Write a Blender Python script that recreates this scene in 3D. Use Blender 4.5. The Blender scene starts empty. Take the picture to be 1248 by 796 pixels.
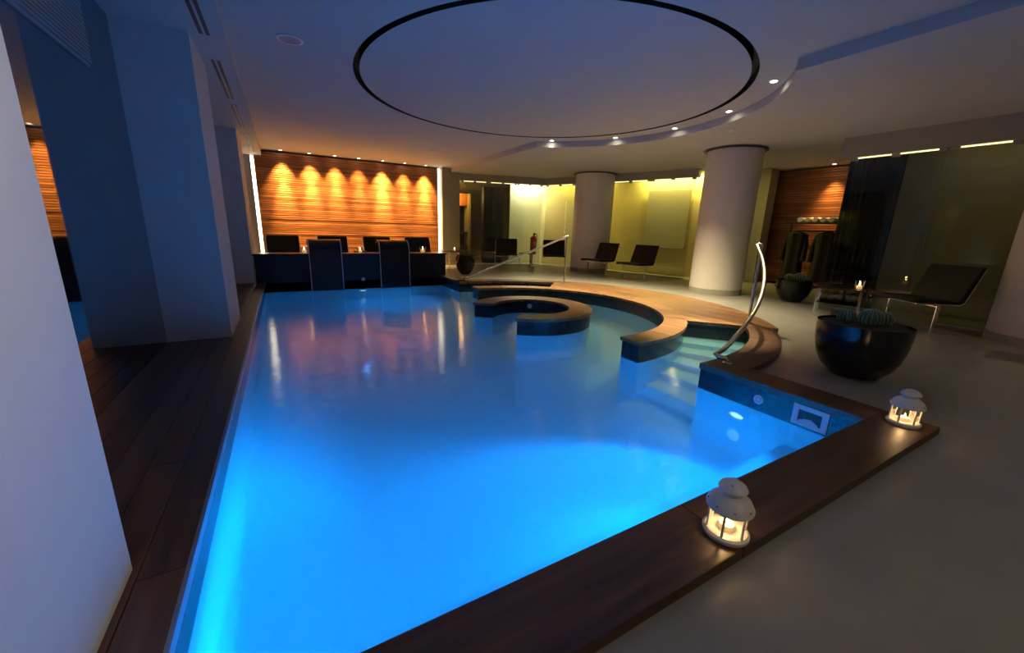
import bpy, bmesh, math, random
import numpy as np
from mathutils import Vector, Matrix
from mathutils.geometry import delaunay_2d_cdt
random.seed(7)
S = bpy.context.scene
COL = S.collection
PI = math.pi
def rad(a): return math.radians(a)

# ------------------------------------------------------------------ camera
EYE = 1.05
def cam_axes(yaw, pitch, roll):
    cy, sy = math.cos(yaw), math.sin(yaw)
    right = Vector((cy, -sy, 0)); fwd = Vector((sy*math.cos(pitch), cy*math.cos(pitch), -math.sin(pitch)))
    down = fwd.cross(right)
    c, s = math.cos(roll), math.sin(roll)
    return c*right - s*down, s*right + c*down, fwd
rx, dn, fw = cam_axes(rad(29.774), rad(13.865), rad(1.724))
cam_data = bpy.data.cameras.new('camera'); cam = bpy.data.objects.new('camera', cam_data); COL.objects.link(cam)
cam_data.sensor_width = 36; cam_data.lens = 483.16/1248*36; cam_data.clip_start = .02
cam.matrix_world = Matrix(((rx.x, -dn.x, -fw.x, 0), (rx.y, -dn.y, -fw.y, 0), (rx.z, -dn.z, -fw.z, EYE), (0, 0, 0, 1)))
S.camera = cam

# ------------------------------------------------------------------ world, view
w = bpy.data.worlds.new('world'); S.world = w; w.use_nodes = True
w.node_tree.nodes['Background'].inputs[0].default_value = (.02, .02, .03, 1)
w.node_tree.nodes['Background'].inputs[1].default_value = .1
S.view_settings.view_transform = 'Standard'; S.view_settings.look = 'None'
S.view_settings.exposure = 0.0; S.view_settings.gamma = 1.0; S.view_settings.use_curve_mapping = False
S.cycles.use_denoising = True
S.cycles.max_bounces = 10; S.cycles.transparent_max_bounces = 16; S.cycles.sample_clamp_indirect = 4.0

# light strengths, all in one place
BLUE = (0.0, 0.28, 1.0)
WARM = (1.0, .58, .20); SOFT = (1.0, .82, .50); YELLOW = (1.0, .82, .22)
E_POOL = 440; E_WOOD = 620; E_RING = 480; E_GLASS = 24; E_BACK = 36; E_FILL = 36; E_CANDLE = .4; E_ROBE = 190
WATER_BLUR = .20; WATER_HAZE = .10; WATER_CLEAR = .10

# ------------------------------------------------------------------ materials
MATS = {}
def nodes_of(name):
    m = bpy.data.materials.new(name); m.use_nodes = True; MATS[name] = m
    nt = m.node_tree; return m, nt, nt.nodes, nt.links, nt.nodes['Principled BSDF']
def plain(name, col, rough=.5, metal=0, noise=0.0, scale=8, bump=0.0, emit=None, estr=0, spec=.5, coat=0):
    m, nt, N, L, B = nodes_of(name)
    B.inputs['Base Color'].default_value = (*col, 1); B.inputs['Roughness'].default_value = rough
    B.inputs['Metallic'].default_value = metal; B.inputs['Specular IOR Level'].default_value = spec
    B.inputs['Coat Weight'].default_value = coat
    if emit: B.inputs['Emission Color'].default_value = (*emit, 1); B.inputs['Emission Strength'].default_value = estr
    if noise or bump:
        tc = N.new('ShaderNodeTexCoord'); no = N.new('ShaderNodeTexNoise'); no.inputs['Scale'].default_value = scale
        no.inputs['Detail'].default_value = 5; L.new(tc.outputs['Object'], no.inputs['Vector'])
        if noise:
            r = N.new('ShaderNodeValToRGB'); e = r.color_ramp.elements
            e[0].position = .3; e[1].position = .7
            e[0].color = (*[c*(1-noise) for c in col], 1); e[1].color = (*[min(1, c*(1+noise)) for c in col], 1)
            L.new(no.outputs['Fac'], r.inputs['Fac']); L.new(r.outputs['Color'], B.inputs['Base Color'])
        if bump:
            b = N.new('ShaderNodeBump'); b.inputs['Strength'].default_value = bump; b.inputs['Distance'].default_value = .01
            L.new(no.outputs['Fac'], b.inputs['Height']); L.new(b.outputs['Normal'], B.inputs['Normal'])
    return m
def wood(name, dark, light, rough=.4, axis='Y', vary=.35, bump=.15):
    m, nt, N, L, B = nodes_of(name)
    tc = N.new('ShaderNodeTexCoord'); mp = N.new('ShaderNodeMapping'); oi = N.new('ShaderNodeObjectInfo')
    mp.inputs['Scale'].default_value = {'X': (1.5, 22, 22), 'Y': (22, 1.5, 22), 'Z': (22, 22, 1.5)}[axis]
    L.new(tc.outputs['Object'], mp.inputs['Vector'])
    ml = N.new('ShaderNodeMath'); ml.operation = 'MULTIPLY'; ml.inputs[1].default_value = 40; L.new(oi.outputs['Random'], ml.inputs[0])
    ad = N.new('ShaderNodeVectorMath'); ad.operation = 'ADD'; L.new(mp.outputs['Vector'], ad.inputs[0]); L.new(ml.outputs[0], ad.inputs[1])
    no = N.new('ShaderNodeTexNoise'); no.inputs['Scale'].default_value = 1.0; no.inputs['Detail'].default_value = 6; no.inputs['Roughness'].default_value = .62
    L.new(ad.outputs[0], no.inputs['Vector'])
    r = N.new('ShaderNodeValToRGB'); e = r.color_ramp.elements; e[0].position = .32; e[1].position = .72
    e[0].color = (*dark, 1); e[1].color = (*light, 1); L.new(no.outputs['Fac'], r.inputs['Fac'])
    hs = N.new('ShaderNodeHueSaturation'); mr = N.new('ShaderNodeMapRange'); L.new(oi.outputs['Random'], mr.inputs['Value'])
    mr.inputs['To Min'].default_value = 1-vary; mr.inputs['To Max'].default_value = 1+vary
    L.new(mr.outputs['Result'], hs.inputs['Value']); L.new(r.outputs['Color'], hs.inputs['Color']); L.new(hs.outputs['Color'], B.inputs['Base Color'])
    rr = N.new('ShaderNodeMapRange'); rr.inputs['To Min'].default_value = rough-.1; rr.inputs['To Max'].default_value = rough+.15
    L.new(no.outputs['Fac'], rr.inputs['Value']); L.new(rr.outputs['Result'], B.inputs['Roughness'])
    b = N.new('ShaderNodeBump'); b.inputs['Strength'].default_value = bump; b.inputs['Distance'].default_value = .004
    L.new(no.outputs['Fac'], b.inputs['Height']); L.new(b.outputs['Normal'], B.inputs['Normal'])
    return m
def mosaic(name, col, grout, size=.025, flat=False, rough=.18, vary=.15):
    """small square mosaic; the tiles are too small in the picture to be pieces"""
    m, nt, N, L, B = nodes_of(name)
    tc = N.new('ShaderNodeTexCoord'); sp = N.new('ShaderNodeSeparateXYZ'); cb = N.new('ShaderNodeCombineXYZ')
    L.new(tc.outputs['Object'], sp.inputs[0])
    if flat: L.new(sp.outputs['X'], cb.inputs['X']); L.new(sp.outputs['Y'], cb.inputs['Y'])
    else:
        a = N.new('ShaderNodeMath'); a.operation = 'ADD'; L.new(sp.outputs['X'], a.inputs[0]); L.new(sp.outputs['Y'], a.inputs[1])
        L.new(a.outputs[0], cb.inputs['X']); L.new(sp.outputs['Z'], cb.inputs['Y'])
    br = N.new('ShaderNodeTexBrick'); br.offset = 0; br.squash = 1
    br.inputs['Scale'].default_value = 1/size; br.inputs['Brick Width'].default_value = 1; br.inputs['Row Height'].default_value = 1
    br.inputs['Mortar Size'].default_value = .06; br.inputs['Mortar Smooth'].default_value = .2
    br.inputs['Color1'].default_value = (*[c*(1-vary) for c in col], 1); br.inputs['Color2'].default_value = (*[min(1, c*(1+vary)) for c in col], 1)
    br.inputs['Mortar'].default_value = (*grout, 1)
    L.new(cb.outputs[0], br.inputs['Vector']); L.new(br.outputs['Color'], B.inputs['Base Color']); B.inputs['Roughness'].default_value = rough
    b = N.new('ShaderNodeBump'); b.invert = True; b.inputs['Strength'].default_value = .25; b.inputs['Distance'].default_value = .002
    L.new(br.outputs['Fac'], b.inputs['Height']); L.new(b.outputs['Normal'], B.inputs['Normal'])
    return m
def clear(name, tint, rough=.02, ior=1.45, bump=None, gloss=(1, 1, 1)):
    """see-through pane: straight transmission under a Fresnel reflection"""
    m = bpy.data.materials.new(name); m.use_nodes = True; MATS[name] = m
    nt = m.node_tree; N, L = nt.nodes, nt.links; N.remove(N['Principled BSDF']); out = N['Material Output']
    t = N.new('ShaderNodeBsdfTransparent'); t.inputs[0].default_value = (*tint, 1)
    g = N.new('ShaderNodeBsdfGlossy'); g.inputs['Roughness'].default_value = rough; g.inputs['Color'].default_value = (*gloss, 1)
    f = N.new('ShaderNodeFresnel'); f.inputs['IOR'].default_value = ior
    mx = N.new('ShaderNodeMixShader'); L.new(f.outputs[0], mx.inputs[0]); L.new(t.outputs[0], mx.inputs[1]); L.new(g.outputs[0], mx.inputs[2])
    L.new(mx.outputs[0], out.inputs['Surface'])
    if bump:
        tc = N.new('ShaderNodeTexCoord'); no = N.new('ShaderNodeTexNoise'); no.inputs['Scale'].default_value = bump[0]; no.inputs['Detail'].default_value = 3
        L.new(tc.outputs['Object'], no.inputs['Vector'])
        b = N.new('ShaderNodeBump'); b.inputs['Strength'].default_value = bump[1]; b.inputs['Distance'].default_value = bump[2]
        L.new(no.outputs['Fac'], b.inputs['Height']); L.new(b.outputs['Normal'], g.inputs['Normal'])
    return m
def glow(name, col, strength):
    m = bpy.data.materials.new(name); m.use_nodes = True; MATS[name] = m
    N, L = m.node_tree.nodes, m.node_tree.links; N.remove(N['Principled BSDF'])
    e = N.new('ShaderNodeEmission'); e.inputs[0].default_value = (*col, 1); e.inputs[1].default_value = strength
    L.new(e.outputs[0], N['Material Output'].inputs['Surface']); return m

plain('floor', (.27, .26, .225), .30, noise=.10, scale=3, bump=.03)
plain('plaster', (.62, .61, .60), .75, noise=.03, scale=5, bump=.03)
plain('ceiling', (.52, .52, .52), .8, noise=.02, scale=3)
plain('column', (.66, .62, .55), .6, noise=.03, scale=4)
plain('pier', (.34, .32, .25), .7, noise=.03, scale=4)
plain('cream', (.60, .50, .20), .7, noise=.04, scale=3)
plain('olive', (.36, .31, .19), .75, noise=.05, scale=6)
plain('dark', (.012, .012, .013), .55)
plain('black_stone', (.006, .006, .008), .28, spec=.3)
plain('spout', (.006, .006, .009), .25, spec=.35)
plain('edge_metal', (.28, .33, .42), .3, metal=.6)
plain('strand', (.60, .64, .72), .3)
plain('leather', (.006, .006, .007), .45, bump=.12, scale=60, spec=.25)
plain('chrome', (.75, .73, .70), .16, metal=1)
plain('steel', (.80, .76, .68), .22, metal=1)
plain('white_metal', (.72, .71, .69), .35, noise=.04, scale=30)
plain('white_plastic', (.62, .66, .75), .35)
plain('pot', (.008, .008, .010), .20, spec=.4)
plain('soil', (.03, .026, .022), .95, noise=.5, scale=60, bump=.8)
plain('cactus', (.10, .16, .06), .7, noise=.25, scale=25)
plain('spine', (.42, .46, .30), .7)
plain('wax', (.85, .78, .62), .5, emit=(1, .62, .25), estr=.35)
glow('flame', (1, .62, .22), 35)
glow('lens_warm', (1, .86, .62), 40)
glow('lens_blue', (.60, 1.0, 1.0), 1.5)
glow('led', (1, .86, .58), 9.0)
glow('led_yellow', (1, .90, .42), 1.6)
plain('mirror', (.34, .36, .38), .03, metal=1, spec=.5)
plain('louvre', (.30, .34, .36), .5)
plain('red', (.45, .03, .02), .35)
plain('towel', (.75, .70, .60), .95, bump=.5, scale=120)
plain('robe', (.009, .008, .008), .9, bump=.3, scale=60)
plain('curtain', (.012, .011, .011), .9, bump=.2, scale=40)
plain('brown', (.10, .05, .025), .5)
plain('orange', (.55, .18, .04), .6)
plain('board', (.62, .57, .40), .5)
plain('pale', (.60, .59, .38), .7)
plain('collar', (.05, .035, .03), .5)
clear('glass', (.90, .92, .86), .03, 1.42)
clear('lantern_glass', (.95, .93, .88), .04, 1.40)
clear('cup', (.92, .90, .85), .08, 1.40)
def make_water():
    """rippled, slightly hazy pool water: bent rays, a little scatter, Fresnel reflection"""
    m = bpy.data.materials.new('water'); m.use_nodes = True; MATS['water'] = m
    N, L = m.node_tree.nodes, m.node_tree.links; N.remove(N['Principled BSDF']); out = N['Material Output']
    tc = N.new('ShaderNodeTexCoord'); no = N.new('ShaderNodeTexNoise'); no.inputs['Scale'].default_value = 9; no.inputs['Detail'].default_value = 4
    mp = N.new('ShaderNodeMapping'); mp.inputs['Scale'].default_value = (.45, 1.5, 1); L.new(tc.outputs['Object'], mp.inputs['Vector']); L.new(mp.outputs['Vector'], no.inputs['Vector'])
    b = N.new('ShaderNodeBump'); b.inputs['Strength'].default_value = .35; b.inputs['Distance'].default_value = .012; L.new(no.outputs['Fac'], b.inputs['Height'])
    r = N.new('ShaderNodeBsdfRefraction'); r.inputs['Color'].default_value = (.60, .94, 1, 1); r.inputs['IOR'].default_value = 1.33; r.inputs['Roughness'].default_value = WATER_BLUR
    t = N.new('ShaderNodeBsdfTranslucent'); t.inputs['Color'].default_value = (.60, .94, 1, 1)
    g = N.new('ShaderNodeBsdfGlossy'); g.inputs['Roughness'].default_value = .11
    for q in (r, g): L.new(b.outputs['Normal'], q.inputs['Normal'])
    m0 = N.new('ShaderNodeMixShader'); m0.inputs[0].default_value = WATER_HAZE; L.new(r.outputs[0], m0.inputs[1]); L.new(t.outputs[0], m0.inputs[2])
    tr = N.new('ShaderNodeBsdfTransparent'); tr.inputs[0].default_value = (.60, .94, 1, 1)
    m1 = N.new('ShaderNodeMixShader'); m1.inputs[0].default_value = WATER_CLEAR; L.new(m0.outputs[0], m1.inputs[1]); L.new(tr.outputs[0], m1.inputs[2])
    f = N.new('ShaderNodeFresnel'); f.inputs['IOR'].default_value = 1.33
    m2 = N.new('ShaderNodeMixShader'); L.new(f.outputs[0], m2.inputs[0]); L.new(m1.outputs[0], m2.inputs[1]); L.new(g.outputs[0], m2.inputs[2])
    L.new(m2.outputs[0], out.inputs['Surface'])
make_water()
clear('falling_water', (.75, .82, .92), .25, 1.7, bump=(40, .6, .01))
wood('deck', (.030, .0125, .007), (.115, .050, .022), .38, 'Y', .22)
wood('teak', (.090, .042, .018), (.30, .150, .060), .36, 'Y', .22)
wood('deck_x', (.030, .0125, .007), (.115, .050, .022), .38, 'X', .22)
wood('slat', (.19, .062, .018), (.42, .17, .055), .42, 'X', .30)
wood('slat_y', (.19, .062, .018), (.42, .17, .055), .42, 'Y', .30)
mosaic('tile_dark', (.009, .012, .024), (.004, .005, .008))
mosaic('tile', (.70, .76, .80), (.62, .68, .72), vary=.05)
mosaic('tile_floor', (.70, .76, .80), (.62, .68, .72), flat=True, vary=.05)
mosaic('step_tile', (.80, .80, .76), (.70, .70, .66), flat=True, vary=.04)

# ------------------------------------------------------------------ builders
class MB:
    def __init__(s): s.bm = bmesh.new()
    def box(s, x0, x1, y0, y1, z0, z1):
        v = [s.bm.verts.new((x, y, z)) for z in (z0, z1) for x, y in ((x0, y0), (x1, y0), (x1, y1), (x0, y1))]
        for f in ((3, 2, 1, 0), (4, 5, 6, 7), (0, 1, 5, 4), (1, 2, 6, 5), (2, 3, 7, 6), (3, 0, 4, 7)): s.bm.faces.new([v[i] for i in f])
        return s
    def prism(s, pts, z0, z1):
        n = len(pts); a = [s.bm.verts.new((x, y, z0)) for x, y in pts]; b = [s.bm.verts.new((x, y, z1)) for x, y in pts]
        s.bm.faces.new(a[::-1]); s.bm.faces.new(b)
        for i in range(n): s.bm.faces.new((a[i], a[(i+1) % n], b[(i+1) % n], b[i]))
        return s
    def extrude_x(s, prof, x0, x1):           # prof: closed list of (y, z)
        n = len(prof); a = [s.bm.verts.new((x0, y, z)) for y, z in prof]; b = [s.bm.verts.new((x1, y, z)) for y, z in prof]
        s.bm.faces.new(a); s.bm.faces.new(b[::-1])
        for i in range(n): s.bm.faces.new((a[i], b[i], b[(i+1) % n], a[(i+1) % n]))
        return s
    def arc(s, c, r0, r1, a0, a1, z0, z1, n=12):
        A = [rad(a0+(a1-a0)*i/n) for i in range(n+1)]
        pts = [(c[0]+r1*math.cos(t), c[1]+r1*math.sin(t)) for t in A]+[(c[0]+r0*math.cos(t), c[1]+r0*math.sin(t)) for t in A[::-1]]
        # quads, so that long bent strips shade well
        k = len(A)
        v0 = [s.bm.verts.new((x, y, z0)) for x, y in pts]; v1 = [s.bm.verts.new((x, y, z1)) for x, y in pts]
        m = len(pts)
        for i in range(k-1):
            j = m-1-i
            s.bm.faces.new((v1[i], v1[i+1], v1[j-1], v1[j])); s.bm.faces.new((v0[j], v0[j-1], v0[i+1], v0[i]))
        for i in range(m): s.bm.faces.new((v0[i], v0[(i+1) % m], v1[(i+1) % m], v1[i]))
        return s
    def lathe(s, prof, c=(0, 0, 0), n=32, cap=True):
        rings = []
        for r, z in prof:
            if r < 1e-6: rings.append([s.bm.verts.new((c[0], c[1], c[2]+z))])
            else: rings.append([s.bm.verts.new((c[0]+r*math.cos(2*PI*i/n), c[1]+r*math.sin(2*PI*i/n), c[2]+z)) for i in range(n)])
        for p, q in zip(rings, rings[1:]):
            for i in range(n):
                j = (i+1) % n
                if len(p) == 1 and len(q) == 1: continue
                if len(p) == 1: s.bm.faces.new((p[0], q[j], q[i]))
                elif len(q) == 1: s.bm.faces.new((p[i], p[j], q[0]))
                else: s.bm.faces.new((p[i], p[j], q[j], q[i]))
        if cap:
            for R, flip in ((rings[0], True), (rings[-1], False)):
                if len(R) > 1: s.bm.faces.new(R[::-1] if flip else R)
        return s
    def tube(s, pts, r, n=10, closed=False):
        P = [Vector(p) for p in pts]; m = len(P); rings = []; prev = None
        for i in range(m):
            if closed: t = P[(i+1) % m]-P[i-1]
            else: t = P[min(i+1, m-1)]-P[max(i-1, 0)]
            t.normalize()
            if prev is None:
                u = t.cross(Vector((0, 0, 1)))
                if u.length < 1e-3: u = t.cross(Vector((1, 0, 0)))
            else: u = prev-t*prev.dot(t)
            u.normalize(); prev = u; v = t.cross(u)
            rings.append([s.bm.verts.new(P[i]+u*(r*math.cos(2*PI*k/n))+v*(r*math.sin(2*PI*k/n))) for k in range(n)])
        pairs = list(zip(rings, rings[1:]))+([(rings[-1], rings[0])] if closed else [])
        for a, b in pairs:
            for k in range(n): s.bm.faces.new((a[k], a[(k+1) % n], b[(k+1) % n], b[k]))
        if not closed: s.bm.faces.new(rings[0][::-1]); s.bm.faces.new(rings[-1])
        return s
    def poly(s, pts, z):
        if sum(p[0]*q[1]-q[0]*p[1] for p, q in zip(pts, pts[1:]+pts[:1])) < 0: pts = pts[::-1]   # face up
        s.bm.faces.new([s.bm.verts.new((x, y, z)) for x, y in pts]); return s
    def quad(s, *p):
        s.bm.faces.new([s.bm.verts.new(q) for q in p]); return s
    def build(s, name, mat, parent=None, smooth=False, bevel=0, angle=35, loc=None, rotz=0, recalc=True):
        if recalc: bmesh.ops.recalc_face_normals(s.bm, faces=s.bm.faces)
        else: bmesh.ops.remove_doubles(s.bm, verts=s.bm.verts, dist=1e-6)
        if bevel:
            bmesh.ops.bevel(s.bm, geom=list(s.bm.edges), offset=bevel, segments=2, affect='EDGES', profile=.7)
        me = bpy.data.meshes.new(name); s.bm.to_mesh(me); s.bm.free()
        if mat: me.materials.append(MATS[mat])
        if smooth:
            for p in me.polygons: p.use_smooth = True
            try: me.set_sharp_from_angle(angle=rad(angle))
            except Exception: pass
        o = bpy.data.objects.new(name, me); COL.objects.link(o); o.parent = parent
        if loc: o.location = loc
        o.rotation_euler.z = rotz
        return o
def tag(o, label=None, cat=None, group=None, kind=None):
    if label: o['label'] = label
    if cat: o['category'] = cat
    if group: o['group'] = group
    if kind: o['kind'] = kind
    return o
def empty(name, loc=(0, 0, 0), rotz=0):
    o = bpy.data.objects.new(name, None); COL.objects.link(o); o.location = loc; o.rotation_euler.z = rotz; o.empty_display_size = .1; return o
def copy_tree(o, parent=None):
    c = o.copy(); COL.objects.link(c); c.parent = parent
    for ch in list(o.children): copy_tree(ch, c)
    return c
def inst(o, parent, loc, scale=None):        # copy that shares the mesh
    c = o.copy(); COL.objects.link(c); c.parent = parent; c.location = loc
    if scale: c.scale = scale
    return c
def lamp(kind, loc, energy, col, parent=None, aim=None, size=.04, cone=60, blend=.5, sx=None, sy=None):
    d = bpy.data.lights.new('bulb', kind); d.energy = energy; d.color = col
    if kind == 'AREA':
        d.shape = 'RECTANGLE'; d.size = sx; d.size_y = sy
    else: d.shadow_soft_size = size
    if kind == 'SPOT': d.spot_size = rad(cone); d.spot_blend = blend
    o = bpy.data.objects.new('bulb', d); COL.objects.link(o); o.location = loc; o.parent = parent
    if aim: o.rotation_euler = Vector(aim).to_track_quat('-Z', 'Y').to_euler()
    return o
def holed(outer, holes):
    """triangles of a polygon with holes"""
    V = []; Ed = []
    for loop in [outer]+holes:
        b = len(V); V += [Vector(p) for p in loop]; n = len(loop); Ed += [(b+i, b+(i+1) % n) for i in range(n)]
    vs, es, fs, *_ = delaunay_2d_cdt(V, Ed, [], 0, 1e-5)
    def inside(p, L):
        c = False; n = len(L)
        for i in range(n):
            x0, y0 = L[i]; x1, y1 = L[(i+1) % n]
            if (y0 > p[1]) != (y1 > p[1]) and p[0] < (x1-x0)*(p[1]-y0)/(y1-y0)+x0: c = not c
        return c
    out = []
    for f in fs:
        c = [sum(vs[i][k] for i in f)/len(f) for k in (0, 1)]
        if inside(c, outer) and not any(inside(c, h) for h in holes): out.append([tuple(vs[i]) for i in f])
    return out
def arcpts(c, r, a0, a1, n): return [(c[0]+r*math.cos(rad(a0+(a1-a0)*i/n)), c[1]+r*math.sin(rad(a0+(a1-a0)*i/n))) for i in range(n+1)]

# ------------------------------------------------------------------ plan
C = (2.83, 4.44)                      # centre of the rings
XL, XR, YN, YF = -.35, 2.84, .80, 8.05  # pool walls
ZW, ZB, ZC = -.155, -1.10, .045         # water, pool floor, coping top
LOW, HIGH = 2.48, 2.58                # ceilings
MX = -.95                             # mirror wall
NOTCH = 48
pool = [(XL, YN), (XR, YN)]+arcpts(C, 2.57, -90, -NOTCH, 14)+arcpts(C, 1.92, -NOTCH, NOTCH, 30)+arcpts(C, 2.57, NOTCH, 90, 14)+[(XR, YF), (XL, YF)]

# ------------------------------------------------------------------ shell
mb = MB()
for t in holed([(MX-.15, -3), (10.2, -3), (10.2, 13), (MX-.15, 13)], [pool]): mb.poly(t, 0)
tag(mb.build('floor', 'floor', recalc=False), 'smooth grey resin floor around the pool', 'floor', kind='structure')

CC = (2.90, 4.37); RG = 2.16; BC = (2.93, 4.35); BR = 2.42; XS = 4.10
a = math.degrees(math.acos((XS-BC[0])/BR))
bulge = arcpts(BC, BR, -a, a, 40)
circle = arcpts(CC, RG, 0, 360, 96)[:-1]
high_outline = [(-.25, -3), (XS, -3)]+bulge+[(XS, 11.05), (-.25, 11.05)]
mb = MB()
for t in holed(high_outline, [circle]): mb.poly(t, HIGH)
ce = tag(mb.build('ceiling', 'ceiling'), 'raised white ceiling over the pool with a round groove', 'ceiling', kind='structure')
edge = [(XS, -3)]+bulge+[(XS, 11.05)]
mb = MB()
for p, q in zip(edge, edge[1:]): mb.quad((*p, LOW), (*q, LOW), (*q, HIGH), (*p, HIGH))
bmesh.ops.remove_doubles(mb.bm, verts=mb.bm.verts, dist=1e-5)
mb.build('ceiling_step', 'ceiling', ce, smooth=True)
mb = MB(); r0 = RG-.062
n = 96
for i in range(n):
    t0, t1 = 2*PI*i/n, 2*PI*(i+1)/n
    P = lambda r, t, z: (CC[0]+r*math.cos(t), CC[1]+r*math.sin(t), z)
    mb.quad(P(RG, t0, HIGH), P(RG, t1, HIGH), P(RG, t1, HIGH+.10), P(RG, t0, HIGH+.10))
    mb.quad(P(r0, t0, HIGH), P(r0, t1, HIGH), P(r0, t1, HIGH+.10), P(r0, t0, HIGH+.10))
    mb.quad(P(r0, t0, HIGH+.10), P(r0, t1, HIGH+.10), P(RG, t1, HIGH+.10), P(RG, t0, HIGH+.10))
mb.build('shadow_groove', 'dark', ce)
mb = MB(); mb.poly(arcpts(CC, r0, 0, 360, 96)[:-1], HIGH); mb.build('ceiling_disc', 'ceiling', ce)
mb = MB()
low_outline = [(XS, -3), (10.2, -3), (10.2, 13), (XS, 13), (XS, 11.05)]+bulge[::-1]
for t in holed(low_outline, []): mb.poly(t, LOW)
tag(mb.build('ceiling_lower', 'ceiling'), 'lower white ceiling over the lounge side', 'ceiling', kind='structure')

# outer walls
def wall(name, label, mat, *b):
    return tag(MB().box(*b).build(name, mat), label, 'wall', kind='structure')
wall('wall_front', 'plain plaster wall behind the camera end of the pool hall', 'plaster', MX-.15, 10.2, -3.1, -3, 0, 2.8)
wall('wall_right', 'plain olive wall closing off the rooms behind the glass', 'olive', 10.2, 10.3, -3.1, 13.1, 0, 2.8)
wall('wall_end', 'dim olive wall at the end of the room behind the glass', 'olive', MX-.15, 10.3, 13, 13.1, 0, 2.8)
wl = wall('wall_left', 'smoked mirror wall between the square pillars', 'mirror', MX-.15, MX, -3, 11.05, 0, 2.46)

# bulkhead along the left wall
BH = 2.45
bk = tag(MB().box(MX-.15, -.25, -3, 11.05, BH, HIGH+.1).build('trim_1', 'ceiling'), 'dropped white bulkhead along the pillar side', 'bulkhead', kind='structure')
def slot(y0, y1, label):
    t = empty('slot_diffuser', (-.385, (y0+y1)/2, BH)); h = (y1-y0)/2
    m = MB().box(-.055, .055, -h, h, -.006, 0); m.build('flange', 'ceiling', t)
    for sx in (-.022, .022): MB().box(sx-.013, sx+.013, -h+.01, h-.01, -.0075, -.0062).build('slot', 'dark', t)
    tag(t, label, 'air vent', 'slot diffusers in the bulkhead')
slot(1.0, 2.3, 'black twin slot air diffuser in the bulkhead over the white pillar')
slot(2.75, 4.28, 'black twin slot air diffuser in the bulkhead before the second pillar')
slot(4.85, 6.2, 'black twin slot air diffuser in the bulkhead past the second pillar')
slot(6.45, 7.85, 'black twin slot air diffuser in the bulkhead before the last pillar')
slot(8.4, 9.5, 'black twin slot air diffuser in the bulkhead past the last pillar')
slot(9.65, 10.4, 'short twin slot air diffuser in the bulkhead beside the slatted wall')

# pillars
def pillar(y0, y1, label):
    tag(MB().box(MX, -.49, y0, y1, 0, BH).build('pillar', 'plaster'), label, 'pillar', 'square pillars along the mirror wall', 'structure')
pillar(.45, 1.41, 'white square pillar standing beside the pool coping end, nearest the lanterns')
pillar(4.29, 5.15, 'white square pillar midway along the dark deck')
pillar(8.03, 8.90, 'white square pillar where the deck meets the black parapet')

# air return grille on the mirror wall
g = empty('return_air_grille', (MX, 2.85, 2.18))
MB().box(.001, .012, -.84, .84, -.24, .24).build('backing', 'louvre', g)
sl = MB().box(.010, .030, -.82, .82, -.006, .006).build('slat', 'louvre', g); sl.location = (0, 0, -.22)
for i in range(1, 20): inst(sl, g, (0, 0, -.22+i*.0232))
tag(g, 'grey louvred air grille high on the mirror wall between pillars', 'air vent')

# columns
def column(x, y, r, label, z1=LOW):
    t = empty('column', (x, y, 0))
    MB().lathe([(r, .10), (r, z1)], n=48, cap=False).build('shaft', 'column', t, smooth=True)
    MB().lathe([(r+.004, 0), (r+.004, .10), (r-.01, .10)], n=48, cap=False).build('skirting', 'pier', t, smooth=True)
    MB().lathe([(r-.01, z1-.030), (r+.055, z1-.030), (r+.055, z1-.012), (r-.01, z1-.012)], n=48, cap=False).build('collar', 'collar', t, smooth=True)
    tag(t, label, 'column', 'round columns', 'structure')
column(6.95, 4.56, .44, 'round cream column on the floor behind the curved handrail')
column(7.18, 8.44, .50, 'round cream column between the lounge chairs in pairs')
column(7.02, .72, .46, 'round grey column beside the big cactus bowl and single lounge chair')

# ------------------------------------------------------------------ pool basin
basin = empty('pool_basin', (0, 0, 0)); tag(basin, 'tiled pool basin glowing blue', 'pool', kind='structure')
mb = MB(); big = [(XL, YN), (XR, YN)]+arcpts(C, 2.57, -90, 90, 60)+[(XR, YF), (XL, YF)]

for t in holed(big, []): mb.poly(t, ZB)
mb.build('pool_floor', 'tile_floor', basin, recalc=False)
def lining(pts, z0, z1, mat, name):
    m = MB()
    for p, q in zip(pts, pts[1:]): m.quad((*p, z0), (*q, z0), (*q, z1), (*p, z1))
    bmesh.ops.remove_doubles(m.bm, verts=m.bm.verts, dist=1e-5)
    return m.build(name, mat, basin, smooth=True)
ZT = -.17
loop = pool+[pool[0]]
lining(loop, ZB, ZT, 'tile', 'pool_wall'); lining(loop, ZT, 0, 'tile_dark', 'tile_band')
MB().box(XL, XR, YN, 1.19, ZB, -.54).build('bench', 'tile_floor', basin)
for s in (-1, 1):                                # curved flights of steps in the two notches
    for k in range(5):
        a1 = s*(NOTCH+7.5*k); a2 = s*(NOTCH+7.5*(k+1))
        MB().arc(C, 1.92, 2.57, min(a1, a2), max(a1, a2), ZB, ZW-.06-.155*k, 6).build('step', 'step_tile', basin)

# water, cut round the free-standing walls
mb = MB()
w_out = [(XL, YN), (XR, YN)]+arcpts(C, 2.57, -90, -NOTCH, 14)+arcpts(C, 1.92, -NOTCH, -90, 14)+arcpts(C, 1.70, -90, 90, 60)+arcpts(C, 1.92, 90, NOTCH, 14)+arcpts(C, 2.57, NOTCH, 90, 14)+[(XR, YF), (XL, YF)]
ringh = arcpts(C, .79, -134, 140, 50)+arcpts(C, .53, 140, -134, 50)
for t in holed(w_out, [ringh]): mb.poly(t, ZW)
tag(mb.build('pool_water', 'water', recalc=False), 'still blue lit water filling the pool', 'water', kind='stuff')

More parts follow.
